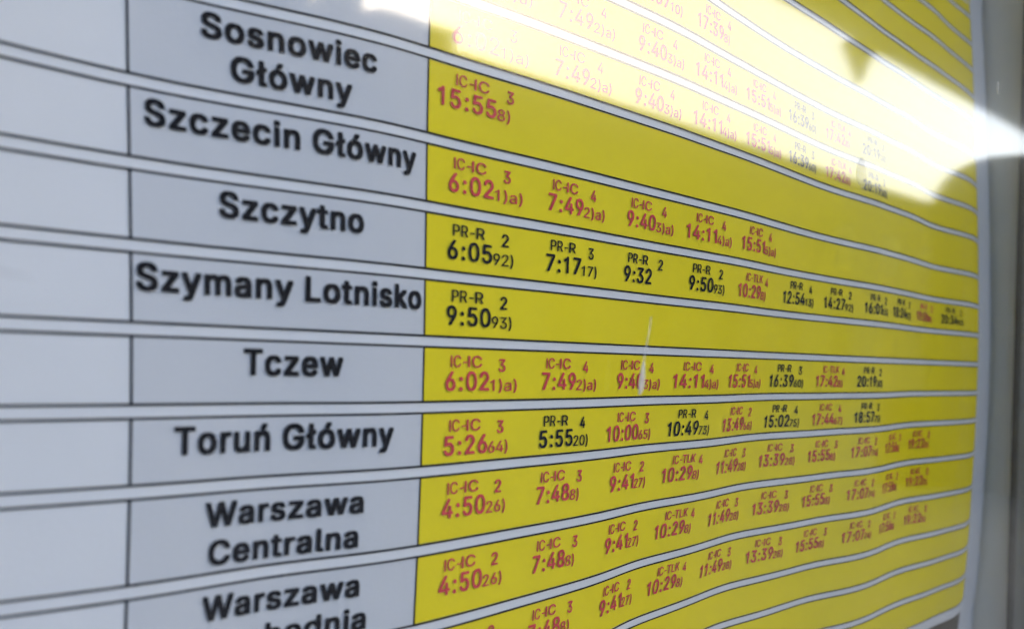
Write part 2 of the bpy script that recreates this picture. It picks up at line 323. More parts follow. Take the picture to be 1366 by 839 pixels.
# lettering: outlines of a plain grotesque alphabet ('B' cubic handles, 'P' straight), in thousandths
GLYPHS = {
 '(': (273, ['B 89 156 89 207 89 244 93 283 100 324 108 364 118 404 132 441 145 479 160 511 176 539 196 539 216 539 236 539 219 504 204 467 191 428 178 389 168 351 162 313 155 276 151 240 151 207 151 176 154 146 160 114 166 84 176 51 188 16 201 -18 217 -56 236 -96 216 -96 196 -96 176 -96 148 -47 126 3 111 55 96 106']),
 ')': (273, ['B 57 -96 37 -96 57 -55 74 -17 86 18 98 53 107 85 113 116 119 147 122 177 122 207 122 240 118 276 112 313 105 351 95 389 82 428 70 467 55 504 37 539 57 539 77 539 97 539 114 511 128 479 142 441 155 404 165 364 173 324 180 283 184 244 184 207 184 156 176 104 162 53 146 2 125 -48 97 -96 77 -96']),
 '-': (453, ['B 263 244 337 244 337 226 337 207 337 188 263 188 188 188 114 188 114 207 114 226 114 244 188 244']),
 '0': (453, ['B 264 -7 227 -7 189 -7 157 4 130 24 103 45 83 74 69 113 55 152 48 199 48 254 48 309 55 356 69 395 83 434 104 464 130 484 157 505 189 516 227 516 264 516 296 505 323 484 350 464 370 434 384 395 398 356 405 309 405 254 405 199 398 152 384 113 370 74 350 45 323 24 297 4', 'B 202 50 227 50 252 50 273 58 290 74 308 90 321 113 330 144 339 174 344 211 344 254 344 298 339 334 330 365 321 396 308 419 290 435 273 451 252 460 227 460 202 460 180 451 163 435 146 419 132 396 123 365 114 334 109 298 109 254 109 211 114 174 123 144 132 113 146 90 163 74 180 58']),
 '1': (400, ['P 190 0 250 0 250 502 207 502 172 455 70 408 70 352 120 368 190 412']),
 '2': (453, ['B 172 0 64 0 64 16 64 32 64 48 121 108 177 168 234 229 254 249 270 267 282 282 295 298 304 313 311 327 317 341 320 356 320 372 320 390 316 405 308 419 299 432 288 442 273 449 259 456 242 460 224 460 204 460 187 456 172 447 158 439 147 428 139 414 131 399 127 382 127 362 106 362 86 362 66 362 66 392 72 419 86 442 100 465 119 483 143 496 167 509 194 516 225 516 256 516 282 509 306 497 329 484 348 467 361 445 374 424 381 399 381 372 381 354 378 335 371 318 364 300 353 280 336 259 319 237 296 210 267 180 229 140 191 100 153 60 153 59 153 58 153 57 232 57 310 57 389 57 389 38 389 19 389 0 281 0']),
 '3': (453, ['P 221 289 233 290 254 290 273 287 291 282 308 276 324 268 338 258 350 248 361 236 371 222 379 208 385 193 389 178 392 162 393 145 392 127 389 111 385 95 379 80 370 66 361 53 350 41 337 30 324 21 309 12 292 6 275 0 257 -4 238 -6 218 -7 200 -6 182 -4 165 -1 148 4 133 10 118 17 104 25 92 35 80 46 70 57 62 70 55 84 49 99 46 115 44 132 109 132 111 122 113 112 117 103 121 95 126 87 133 80 140 74 148 68 156 63 165 59 175 56 185 53 196 51 207 50 218 50 231 50 243 52 254 54 265 57 275 61 285 66 293 71 301 78 308 85 315 93 320 102 324 111 327 122 329 133 329 145 329 156 327 166 324 177 321 187 316 196 310 205 303 213 295 221 285 228 275 234 263 239 249 242 235 245 219 247 201 248 157 248 157 299 209 359 235 389 262 418 288 448 288 452 70 452 70 509 372 509 372 461 340 424 308 388 276 351 244 315']),
 '4': (453, ['B 164 106 40 106 40 123 40 141 40 158 109 275 178 392 247 509 268 509 289 509 311 509 243 394 176 280 109 166 109 165 109 164 109 162 210 162 312 162 413 162 413 144 413 124 413 106 289 106', 'B 302 0 282 0 282 40 282 81 282 121 282 130 282 138 282 146 282 203 282 260 282 318 302 318 322 318 343 318 343 212 343 106 343 0 322 0']),
 '5': (453, ['B 254 -7 221 -7 191 -7 164 -1 140 11 116 23 97 39 83 60 69 81 61 104 60 130 81 130 101 130 122 130 124 115 129 101 138 89 147 77 159 67 173 60 188 53 204 50 221 50 242 50 260 55 276 64 292 74 305 87 314 104 323 121 328 140 328 162 328 184 323 204 314 221 304 238 291 252 275 262 258 272 239 277 218 277 201 277 184 274 168 268 151 263 138 255 128 246 108 248 88 250 67 253 77 338 86 423 96 509 186 509 276 509 366 509 366 490 366 471 366 452 294 452 222 452 151 452 145 402 139 352 134 302 135 302 135 302 136 302 147 311 161 319 178 325 194 331 211 334 229 334 253 334 274 329 294 321 314 312 330 301 345 285 360 270 371 252 379 231 387 210 391 188 391 163 391 130 384 101 369 76 354 50 334 30 309 15 283 0']),
 '6': (453, ['P 174 295 176 297 182 300 189 304 196 307 203 309 210 312 218 313 226 314 235 314 253 313 270 311 286 307 302 302 316 295 329 286 341 277 352 266 361 253 370 240 377 225 382 210 386 193 388 176 389 157 388 139 385 121 381 104 375 88 368 73 359 58 348 45 337 34 324 23 310 14 295 7 279 1 262 -3 245 -6 226 -7 208 -6 190 -3 173 1 157 7 142 15 128 24 115 35 104 46 94 60 84 74 77 90 71 107 67 124 64 143 64 162 64 177 66 192 69 207 74 223 80 239 87 256 97 275 108 295 122 317 137 340 183 408 206 441 229 475 252 509 322 509 288 459 254 410 219 360 185 311', 'P 226 48 238 49 249 51 259 54 269 58 279 63 287 69 295 76 302 83 309 92 314 101 319 111 323 122 325 133 327 145 327 157 327 170 325 181 323 193 319 203 314 213 309 223 302 231 295 239 287 246 279 252 269 256 259 260 249 263 238 265 226 265 215 265 204 263 193 260 183 257 174 252 165 246 157 239 150 231 144 223 138 214 133 204 130 193 127 182 126 171 125 158 126 146 127 134 130 123 133 112 138 102 144 92 150 83 157 76 165 69 174 63 183 58 193 54 204 51 215 49']),
 '7': (453, ['B 120 0 97 0 172 149 248 299 323 448 323 450 323 451 323 452 236 452 149 452 62 452 62 471 62 490 62 509 172 509 281 509 391 509 391 489 391 469 391 449 315 299 240 150 165 0 142 0']),
 '8': (453, ['B 260 -7 226 -7 192 -7 162 -1 136 11 109 24 89 40 74 62 59 83 52 108 52 135 52 157 56 177 65 195 74 213 86 229 101 241 116 253 134 261 153 265 153 265 153 266 153 267 128 273 108 287 93 308 78 329 70 353 70 380 70 406 77 429 90 450 104 470 122 486 146 498 169 510 196 516 226 516 256 516 283 510 306 498 329 486 348 470 361 450 375 429 382 406 382 380 382 353 374 329 359 308 344 287 325 273 300 267 300 266 300 265 300 265 319 261 336 253 351 241 366 229 378 213 387 195 396 177 401 157 401 135 401 108 393 83 378 62 364 40 343 24 317 11 291 -1', 'B 204 49 226 49 249 49 268 53 285 60 301 68 314 78 323 92 332 105 337 121 337 139 337 158 332 174 322 189 313 203 300 214 283 223 266 231 247 235 226 235 205 235 186 231 169 223 152 214 139 203 130 189 120 174 115 158 115 139 115 121 120 105 129 92 138 78 151 68 167 60 184 53', 'B 208 290 226 290 244 290 260 293 274 300 288 307 299 318 307 330 315 344 319 358 319 376 319 393 315 408 308 420 300 433 289 442 275 450 261 456 245 460 226 460 208 460 191 456 177 450 163 442 152 433 145 420 137 408 133 393 133 376 133 358 137 344 145 330 152 318 164 307 178 300 192 293']),
 '9': (453, ['P 278 213 276 212 270 208 264 205 257 202 249 199 242 197 234 196 226 195 218 195 200 195 183 198 167 202 151 207 137 214 124 222 112 232 101 243 91 255 83 269 76 283 71 299 67 316 64 333 64 352 64 370 67 388 71 405 77 421 85 436 94 450 104 463 116 475 128 485 142 494 158 502 173 508 190 512 208 515 226 516 245 515 262 512 279 508 295 502 310 494 324 485 337 474 349 462 359 449 368 434 375 419 381 402 386 384 388 366 389 347 388 332 386 317 383 302 379 286 373 270 365 253 356 234 344 214 331 192 315 168 292 135 223 34 200 0 130 0 165 50 199 99 233 149 267 198', 'P 226 460 215 460 204 458 193 455 184 451 174 446 165 440 157 433 150 425 144 417 138 407 134 397 130 387 127 375 126 364 125 352 126 339 127 327 130 316 134 306 138 296 144 286 150 278 157 270 165 263 174 257 184 252 193 248 204 246 215 244 226 243 238 244 249 246 259 248 269 252 279 257 287 263 295 270 302 277 309 286 314 295 319 305 323 315 325 327 327 338 327 350 327 363 325 375 323 386 319 397 314 407 309 417 303 425 295 433 287 440 279 446 269 451 259 455 249 458 238 460']),
 ':': (187, ['B 108 -4 95 -4 83 -4 72 0 63 9 54 18 50 28 50 41 50 54 54 64 63 73 72 82 83 87 95 87 108 87 119 82 128 73 137 64 141 54 141 41 141 28 137 18 128 9 119 0', 'B 108 271 95 271 83 271 72 275 63 284 54 293 50 304 50 316 50 329 54 340 63 349 72 358 83 362 95 362 108 362 119 358 128 349 137 340 141 329 141 316 141 304 137 293 128 284 119 275']),
 'C': (510, ['B 293 -7 267 -7 223 -7 184 4 150 25 116 46 89 76 70 115 50 154 40 200 40 254 40 308 50 354 70 393 89 432 116 462 150 484 184 505 223 516 267 516 293 516 317 512 340 504 363 497 384 486 402 471 420 457 436 439 448 418 460 398 468 374 473 348 451 348 430 348 408 348 404 366 398 381 389 394 381 408 370 419 357 428 345 438 331 444 315 449 300 454 284 456 267 456 236 456 208 448 184 432 159 416 139 394 125 364 111 334 103 297 103 254 103 211 111 174 125 145 140 115 159 92 184 76 208 61 236 53 267 53 284 53 300 55 315 60 331 65 345 72 357 81 370 90 381 101 389 114 398 128 404 143 408 160 430 160 451 160 473 160 468 134 460 111 448 91 436 70 421 52 402 38 384 23 363 12 341 5 318 -3']),
 'G': (520, ['P 415 199 283 199 283 256 478 256 478 200 477 176 474 152 468 131 461 110 451 91 439 73 426 57 411 43 395 30 377 19 357 10 337 2 315 -3 292 -6 269 -7 242 -6 217 -2 193 5 171 14 149 25 130 39 112 55 96 73 82 93 69 116 59 140 51 166 45 194 41 223 40 254 41 285 45 315 51 343 59 369 69 393 82 415 96 436 112 454 129 470 149 484 170 495 192 504 215 510 239 514 265 516 281 515 296 514 311 511 326 508 340 504 354 498 367 492 380 486 392 478 403 469 414 460 424 450 433 439 441 428 449 416 456 404 462 391 467 377 471 363 474 349 408 349 405 358 401 368 397 377 392 385 387 393 382 401 376 408 370 415 363 421 356 427 349 432 341 437 333 441 324 445 315 448 306 451 296 453 286 455 276 456 265 456 247 455 230 452 214 447 198 441 183 432 169 422 156 410 145 397 134 381 125 364 117 345 111 325 107 303 104 279 103 254 104 229 107 206 111 184 117 163 125 145 134 128 145 112 157 99 170 87 184 76 200 68 216 61 233 57 250 54 269 53 286 54 302 56 317 59 331 65 345 71 357 79 369 88 379 99 388 110 396 123 403 137 408 152 412 168 414 185']),
 'I': (190, ['P 62 0 128 0 128 500 62 500']),
 'K': (466, ['B 146 189 104 145 104 169 104 193 104 216 116 232 128 247 139 261 151 276 162 290 174 303 186 317 199 331 212 344 262 399 313 454 364 509 392 509 420 509 448 509 376 431 304 354 231 276 230 276 229 276 228 276 187 233', 'B 82 0 60 0 60 170 60 339 60 509 82 509 103 509 125 509 125 451 125 392 125 334 124 298 124 261 124 225 124 214 124 204 125 193 125 129 125 64 125 0 103 0', 'B 398 0 372 0 311 86 249 173 188 259 201 276 215 293 228 309 302 206 375 103 449 0 423 0']),
 'L': (393, ['B 160 0 60 0 60 170 60 339 60 509 82 509 103 509 125 509 125 358 125 208 125 57 204 57 282 57 361 57 361 38 361 19 361 0 261 0']),
 'P': (444, ['P 125 242 232 242 248 243 262 245 275 247 287 251 297 256 306 262 315 269 322 276 328 284 333 294 337 303 340 314 343 324 344 336 344 348 344 359 343 371 340 382 337 392 333 402 328 411 322 419 315 426 306 433 297 438 286 443 275 447 262 450 248 451 232 452 125 452', 'P 125 242 125 186 109 186 109 242', 'P 125 186 125 0 60 0 60 509 235 509 258 508 279 505 298 501 316 495 332 487 347 478 360 468 371 456 381 444 390 430 397 415 402 399 406 383 408 366 409 348 408 330 406 313 402 296 397 280 390 265 381 251 371 239 360 227 347 216 332 207 316 199 298 193 279 189 258 187 235 186']),
 'R': (448, ['P 125 255 234 255 249 255 263 257 276 259 287 263 298 267 307 272 315 278 322 285 329 292 334 300 338 309 341 319 343 329 345 340 345 352 345 364 343 375 341 386 338 395 334 405 329 413 322 421 315 428 307 434 298 440 287 444 275 448 262 450 248 452 233 452 125 452', 'P 125 255 125 198 96 198 96 255', 'P 125 198 125 0 60 0 60 509 236 509 259 508 280 505 299 501 317 496 333 489 348 480 361 470 372 459 382 447 390 433 397 419 403 403 406 387 409 370 409 352 409 334 406 317 403 301 397 286 390 271 382 258 372 246 361 235 348 226 333 217 317 210 299 205 279 201 258 198 236 198', 'P 353 0 328 46 304 92 279 137 230 229 303 229 328 183 403 46 428 0']),
 'S': (446, ['B 262 -9 224 -9 187 -9 155 -3 128 9 100 21 79 38 64 60 49 82 40 107 38 137 60 137 82 137 104 137 106 117 112 101 123 88 134 75 149 65 166 59 184 52 203 49 224 49 247 49 268 53 286 60 304 68 319 78 330 92 340 106 346 121 346 139 346 156 341 169 332 179 323 189 311 198 296 204 281 211 264 217 245 222 224 228 204 234 184 239 142 251 109 268 86 289 63 311 52 339 52 372 52 401 60 426 75 448 90 469 111 486 138 498 164 510 194 516 227 516 261 516 290 510 316 498 342 486 362 469 377 449 392 428 400 404 401 378 380 378 358 378 337 378 335 403 323 423 302 437 281 452 256 458 225 458 203 458 184 455 167 448 151 441 138 431 129 418 120 406 115 392 115 376 115 358 120 344 131 334 142 323 154 314 169 308 184 302 199 297 212 293 230 289 247 284 264 279 279 275 295 270 312 264 328 257 344 248 359 238 373 227 385 214 394 198 404 182 408 162 408 139 408 111 401 86 386 64 372 41 351 24 323 11 296 -2']),
 'T': (448, ['B 85 452 32 452 32 471 32 490 32 509 160 509 288 509 417 509 417 490 417 471 417 452 364 452 310 452 257 452 257 301 257 151 257 0 235 0 214 0 193 0 193 151 193 301 193 452 139 452']),
 'W': (686, ['P 343 436 341 425 338 409 335 395 332 380 329 366 325 352 322 337 318 323 300 258 283 194 265 129 248 65 230 0 155 0 127 102 44 407 16 509 82 509 98 446 115 384 131 321 147 259 163 196 166 186 168 176 171 166 173 156 176 145 178 135 180 125 182 114 185 104 187 94 189 83 191 72 193 61 193 61 193 61 195 72 198 83 200 94 202 104 204 114 207 125 209 135 211 145 214 156 216 166 219 176 221 186 224 196 240 259 290 446 306 509 380 509 396 446 445 259 462 196 464 186 467 176 469 166 472 156 474 145 477 135 479 125 482 114 484 104 486 94 488 83 491 72 493 63 494 72 497 83 499 94 501 104 503 114 506 125 508 135 510 145 523 196 539 259 555 321 571 384 587 446 603 509 670 509 642 407 614 305 586 203 558 102 530 0 455 0 438 65 420 129 403 194 385 258 368 323 364 336 361 349 358 363 354 377 351 391 348 406 345 422']),
 'Z': (438, ['P 115 55 115 55 127 56 140 56 152 56 164 57 177 57 189 57 202 57 214 57 400 57 400 0 42 0 42 46 88 114 134 182 181 250 227 317 274 385 280 394 286 403 293 412 299 421 306 430 313 440 320 449 323 453 323 453 311 453 298 452 285 452 273 452 260 452 248 452 235 452 223 452 40 452 40 509 397 509 397 462 351 395 305 328 260 262 214 195 169 129 162 119 155 109 148 100 141 90 127 71 119 61']),
 'a': (389, ['B 182 -8 160 -8 136 -8 114 -4 94 5 75 14 59 27 48 45 36 62 30 83 30 108 30 130 35 147 43 161 52 174 63 185 78 193 92 201 108 207 125 211 143 214 160 218 178 220 201 223 220 225 234 227 248 228 258 231 265 235 272 239 276 245 276 255 276 255 276 256 276 257 276 272 273 286 267 297 261 308 252 316 240 322 228 328 213 331 196 331 178 331 162 328 149 322 136 317 126 309 118 301 110 292 104 283 100 274 80 280 61 285 41 291 50 314 62 332 78 346 95 360 113 369 133 375 153 381 173 384 194 384 208 384 223 383 239 379 255 376 271 370 286 360 301 351 313 338 322 320 332 303 337 280 337 251 337 168 337 84 337 0 317 0 297 0 276 0 276 17 276 35 276 52 275 52 274 52 272 52 268 43 261 34 252 25 243 15 230 7 215 1 200 -5', 'B 155 45 170 45 193 45 212 50 228 59 244 68 255 79 263 93 272 107 276 122 276 138 276 155 276 172 276 190 273 187 268 184 260 182 251 180 242 178 231 176 221 174 210 172 200 171 190 170 182 169 176 168 161 166 147 163 134 159 122 154 111 148 103 139 96 131 92 119 92 105 92 92 95 81 102 72 109 63 118 57 130 52 142 48']),
 'c': (395, ['B 226 -8 207 -8 173 -8 143 0 117 16 91 33 71 56 56 85 41 114 34 148 34 187 34 227 41 262 56 291 71 320 91 344 117 360 143 376 173 384 207 384 226 384 244 382 260 377 276 372 292 365 305 356 319 347 330 335 340 322 350 308 357 294 362 277 342 272 322 267 303 262 300 272 296 281 290 289 285 297 278 304 270 311 262 317 252 322 242 325 232 328 220 330 207 330 182 330 162 323 145 310 129 297 116 280 108 258 100 237 96 213 96 187 96 162 100 139 108 117 116 96 129 79 145 66 162 53 182 46 207 46 220 46 232 48 243 52 253 55 262 60 271 66 279 72 286 80 292 89 297 97 302 107 304 117 324 112 343 107 363 102 358 85 351 70 341 56 332 43 320 31 306 21 293 12 277 4 261 -1 244 -6']),
 'd': (424, ['B 219 -8 195 -8 164 -8 136 0 112 16 87 32 68 55 55 84 41 114 34 149 34 189 34 229 41 263 55 293 69 322 88 345 112 360 136 376 164 384 196 384 219 384 238 380 253 373 268 365 279 356 287 346 296 336 302 327 306 319 308 319 309 319 311 319 311 382 311 446 311 509 331 509 351 509 372 509 372 339 372 170 372 0 352 0 332 0 313 0 313 20 313 39 313 59 311 59 309 59 307 59 302 51 296 42 287 31 278 21 267 12 252 4 238 -4', 'B 181 47 204 47 228 47 247 53 263 65 279 77 291 94 299 115 308 136 312 161 312 190 312 218 308 242 300 263 292 284 279 300 263 312 247 324 228 330 204 330 181 330 161 324 145 311 128 299 116 282 108 261 100 240 96 216 96 190 96 162 100 138 109 117 117 95 129 78 145 66 161 53']),
 'e': (403, ['P 96 221 96 211 96 178 96 169 75 169 75 221', 'P 96 221 309 221 308 231 305 244 302 257 298 268 292 280 286 290 279 299 271 307 262 314 253 320 242 324 231 328 218 329 205 330 192 329 179 327 167 324 156 319 146 313 137 306 129 298 121 290 115 280 109 270 104 259 101 247 98 235 96 223', 'P 96 169 96 161 98 146 101 132 105 118 110 106 117 95 124 85 132 76 141 68 151 62 162 56 173 52 186 49 199 47 212 46 221 46 230 47 238 48 246 50 254 53 261 56 268 59 274 63 280 68 285 73 290 78 295 84 299 91 303 98 306 106 365 91 361 79 356 68 350 58 343 48 335 39 326 31 316 23 306 16 295 10 282 4 270 0 256 -4 242 -6 227 -8 212 -8 190 -7 170 -4 151 1 133 8 117 16 102 27 88 39 76 53 65 68 56 85 48 103 42 122 38 143 35 164 34 187 35 210 38 231 42 252 48 271 55 290 64 307 75 322 87 336 100 349 115 359 131 368 148 375 166 380 185 383 205 384 218 384 230 383 242 381 254 378 266 374 277 369 289 364 299 357 309 349 319 341 328 331 337 321 344 309 351 296 357 282 362 267 366 250 369 233 371 214 371 194 371 169']),
 'h': (410, ['P 114 315 119 325 129 339 140 352 152 362 165 370 180 376 195 381 211 384 227 384 242 384 257 382 270 379 283 374 295 369 306 362 316 353 326 344 334 333 341 321 347 307 351 293 354 277 356 259 357 240 357 0 296 0 296 235 295 252 292 268 288 281 281 294 273 304 263 313 252 320 239 325 225 328 210 329 199 329 189 327 179 325 170 322 161 317 152 312 145 306 138 299 132 291 126 283 122 273 118 263 116 252 114 240 114 227 114 0 53 0 53 509 114 509']),
 'i': (166, ['B 73 0 53 0 53 126 53 253 53 379 73 379 93 379 114 379 114 253 114 126 114 0 93 0', 'B 96 443 84 443 72 443 62 447 54 455 46 462 41 472 41 483 41 494 46 504 54 512 62 520 72 524 84 524 96 524 106 520 114 512 122 504 126 494 126 483 126 472 122 462 114 455 106 447']),
 'k': (380, ['B 132 158 110 137 110 162 110 187 110 212 114 212 117 212 120 212 175 268 230 323 284 379 310 379 335 379 360 379 302 319 243 259 184 199 182 199 180 199 177 199 155 178', 'B 73 0 53 0 53 170 53 339 53 509 73 509 93 509 114 509 114 339 114 170 114 0 93 0', 'B 320 0 294 0 245 62 196 124 148 186 162 200 177 214 191 229 252 152 312 76 372 0 346 0']),
 'l': (189, ['B 147 -2 139 -2 110 -2 88 5 74 20 60 35 53 57 53 84 53 226 53 367 53 509 73 509 93 509 114 509 114 372 114 235 114 99 114 81 116 69 120 62 124 55 133 52 146 52 152 52 157 52 160 53 164 53 167 54 170 54 173 37 177 20 181 3 175 1 169 0 162 -1 154 -2']),
 'm': (609, ['P 317 310 320 316 325 326 330 335 337 343 345 351 353 358 361 364 371 370 381 375 391 379 402 382 413 384 425 386 437 386 450 386 462 384 474 381 486 377 497 372 508 365 517 358 526 349 534 339 541 328 546 316 551 303 554 288 556 272 557 255 557 0 496 0 496 254 495 269 492 283 487 295 481 305 472 313 463 319 453 324 442 328 431 330 419 330 409 330 399 329 390 327 382 324 374 320 367 315 361 310 355 304 350 297 345 290 342 282 339 274 337 266 336 257 335 247 335 0 274 0 274 260 273 272 271 283 267 294 261 303 253 311 244 318 234 323 224 327 212 330 199 330 191 330 182 329 174 327 166 324 158 320 150 316 143 310 137 304 131 297 126 289 121 281 118 271 116 261 114 250 114 238 114 0 53 0 53 379 112 379 112 310 115 318 120 328 126 337 132 346 140 354 147 360 155 366 163 372 172 376 181 380 190 383 200 385 209 386 219 386 235 385 250 382 264 377 276 370 287 361 297 350 305 338 312 325 317 310']),
 'n': (409, ['P 112 311 119 325 129 339 140 352 152 362 165 370 180 376 195 381 211 384 227 384 242 384 257 382 270 379 283 374 295 369 306 362 316 353 325 344 333 333 341 321 347 307 351 293 354 277 356 259 357 240 357 0 296 0 296 235 295 252 292 268 288 281 281 294 273 304 263 313 252 320 239 325 225 328 210 329 199 329 189 327 179 325 170 322 161 317 152 312 145 306 138 299 132 291 126 283 122 273 118 263 116 252 114 240 114 227 114 0 53 0 53 379 112 379 112 361 112 343']),
 'o': (415, ['B 242 -8 207 -8 173 -8 143 0 117 16 91 33 71 56 56 85 41 114 34 148 34 187 34 227 41 262 56 291 71 320 91 344 117 360 143 376 173 384 207 384 242 384 272 376 299 360 325 344 345 320 359 291 374 262 381 227 381 187 381 148 374 114 359 85 345 56 325 33 299 16 272 0', 'B 182 46 207 46 233 46 254 53 270 66 287 79 299 96 307 117 315 139 319 162 319 187 319 213 315 236 307 258 299 280 287 297 270 310 254 323 233 330 207 330 182 330 162 323 145 310 129 297 116 280 108 258 100 237 96 213 96 187 96 162 100 139 108 117 116 96 129 79 145 66 162 53']),
 'r': (259, ['B 73 0 53 0 53 126 53 253 53 379 72 379 92 379 112 379 112 360 112 340 112 321 113 321 114 321 115 321 122 340 135 356 152 367 170 379 190 385 213 385 218 385 223 385 229 384 235 384 240 384 243 384 243 363 243 343 243 322 242 323 237 323 230 324 223 325 215 326 207 326 189 326 173 322 159 315 145 307 134 297 126 284 118 270 114 255 114 237 114 158 114 79 114 0 93 0']),
 's': (364, ['B 211 -8 182 -8 156 -8 132 -4 112 3 92 11 75 23 62 38 49 53 40 72 36 94 55 98 74 102 94 106 99 86 109 70 124 60 139 50 158 45 181 45 208 45 229 51 244 62 260 74 268 87 268 103 268 116 263 127 254 136 245 144 231 151 212 155 191 160 170 165 149 170 115 178 89 191 72 208 55 225 47 247 47 274 47 296 53 315 65 332 77 348 94 361 115 370 136 380 160 384 187 384 213 384 235 380 254 372 272 364 287 353 299 339 310 325 319 308 324 290 305 286 287 281 268 277 264 292 255 304 243 316 230 327 212 332 187 332 165 332 146 327 131 317 116 306 109 293 109 277 109 263 114 252 124 243 134 235 150 228 172 223 191 218 210 214 229 209 264 201 290 188 306 171 323 154 331 133 331 106 331 84 325 64 312 47 300 30 282 16 260 6 237 -3']),
 't': (227, ['B 138 379 204 379 204 362 204 344 204 327 138 327 72 327 6 327 6 344 6 362 6 379 72 379', 'B 65 345 65 471 85 471 106 471 126 471 126 347 126 222 126 98 126 81 129 69 136 61 143 54 154 50 170 50 174 50 179 50 185 51 191 52 197 53 202 54 206 36 209 19 213 2 207 0 200 -2 192 -3 184 -4 176 -4 168 -4 136 -4 110 4 92 21 74 38 65 62 65 93 65 219']),
 'u': (410, ['P 298 69 291 54 281 39 269 27 257 17 244 9 230 3 215 -2 199 -4 182 -5 167 -4 153 -3 140 1 127 5 115 11 104 18 94 26 84 36 76 47 69 59 63 72 59 87 55 103 53 120 53 139 53 379 114 379 114 144 115 127 117 112 122 98 129 86 137 75 147 66 158 59 171 54 185 51 200 50 211 51 221 52 231 54 240 58 249 62 257 67 265 73 272 80 278 88 283 97 288 106 291 117 294 128 295 140 296 153 296 379 357 379 357 0 298 0']),
 'w': (567, ['P 284 309 282 303 280 292 277 280 274 269 271 258 268 247 265 236 260 214 257 203 254 192 251 182 248 172 199 0 138 0 115 76 92 152 69 228 46 303 22 379 87 379 96 346 106 313 115 280 134 214 137 200 141 185 145 169 150 153 154 137 158 119 162 101 167 82 170 66 173 80 177 99 181 117 186 135 190 152 194 168 198 184 202 199 206 214 215 247 243 346 252 379 316 379 335 313 344 280 353 247 362 214 365 199 369 184 373 169 377 152 382 136 386 118 390 100 394 81 397 67 400 81 404 100 409 118 413 135 417 152 421 168 426 184 430 199 434 214 443 247 471 346 480 379 545 379 522 303 499 228 476 152 453 76 430 0 368 0 319 172 304 225 302 236 299 247 296 258 293 269 290 280 288 292 285 303']),
 'y': (389, ['P 195 58 198 47 202 34 206 21 184 21 188 34 191 47', 'P 195 58 195 60 199 73 202 87 206 100 210 114 215 128 219 141 224 155 240 200 289 334 305 379 372 379 338 292 305 204 271 117 238 29 204 -58 199 -69 194 -80 189 -90 183 -99 176 -107 170 -114 163 -121 155 -127 148 -132 139 -136 131 -139 122 -142 112 -144 102 -145 92 -145 86 -145 80 -145 74 -144 69 -144 64 -143 60 -142 56 -141 53 -140 50 -140 48 -139 62 -86 71 -87 78 -89 85 -90 92 -90 98 -90 104 -89 110 -87 115 -85 120 -82 125 -78 130 -74 135 -68 139 -62 143 -54 147 -45 151 -36 162 -1 133 75 104 151 75 227 46 303 17 379 84 379 117 290 133 245 149 200 165 155 170 141 175 128 179 114 183 100 187 87 190 73 194 60']),
 'z': (380, ['B 141 0 42 0 42 15 42 30 42 46 112 137 183 228 254 320 254 321 254 322 254 323 185 323 116 323 48 323 48 342 48 360 48 379 143 379 238 379 332 379 332 363 332 347 332 331 264 241 195 150 126 60 126 59 126 58 126 56 197 56 268 56 339 56 339 38 339 19 339 0 240 0']),
 'ó': (415, ['B 242 -8 207 -8 173 -8 143 0 117 16 91 33 71 56 56 85 41 114 34 148 34 187 34 227 41 262 56 291 71 320 91 344 117 360 143 376 173 384 207 384 242 384 272 376 299 360 325 344 345 320 359 291 374 262 381 227 381 187 381 148 374 114 359 85 345 56 325 33 299 16 272 0', 'B 182 46 207 46 233 46 254 53 270 66 287 79 299 96 307 117 315 139 319 162 319 187 319 213 315 236 307 258 299 280 287 297 270 310 254 323 233 330 207 330 182 330 162 323 145 310 129 297 116 280 108 258 100 237 96 213 96 187 96 162 100 139 108 117 116 96 129 79 145 66 162 53', 'B 197 429 181 429 196 462 212 496 228 529 251 529 274 529 297 529 275 496 253 462 231 429 214 429']),
 'ł': (206, ['B 158 -2 151 -2 121 -2 99 5 85 20 71 35 64 57 64 84 64 226 64 367 64 509 84 509 105 509 125 509 125 372 125 235 125 99 125 81 127 69 131 62 136 55 144 52 157 52 164 52 168 52 172 53 175 53 178 54 181 54 185 37 188 20 192 3 187 1 180 0 173 -1 166 -2', 'B 65 260 6 225 6 244 6 262 6 280 65 314 124 348 183 382 183 364 183 346 183 328 124 294']),
 'ń': (409, ['P 112 311 119 325 129 339 140 352 152 362 165 370 180 376 195 381 211 384 227 384 242 384 257 382 270 379 283 374 295 369 306 362 316 353 325 344 333 333 341 321 347 307 351 293 354 277 356 259 357 240 357 0 296 0 296 235 295 252 292 268 288 281 281 294 273 304 263 313 252 320 239 325 225 328 210 329 199 329 189 327 179 325 170 322 161 317 152 312 145 306 138 299 132 291 126 283 122 273 118 263 116 252 114 240 114 227 114 0 53 0 53 379 112 379 112 361 112 343', 'P 178 429 187 449 197 469 207 489 216 509 226 529 294 529 254 469 241 449 228 429']),
}
W_NAME, W_TIME, W_PLAT, W_LAB, W_THIN = .029, .016, .013, .008, .0005
wanted = set()
def T(t, b): wanted.add((t, b)); return (t, b)
GL = {}
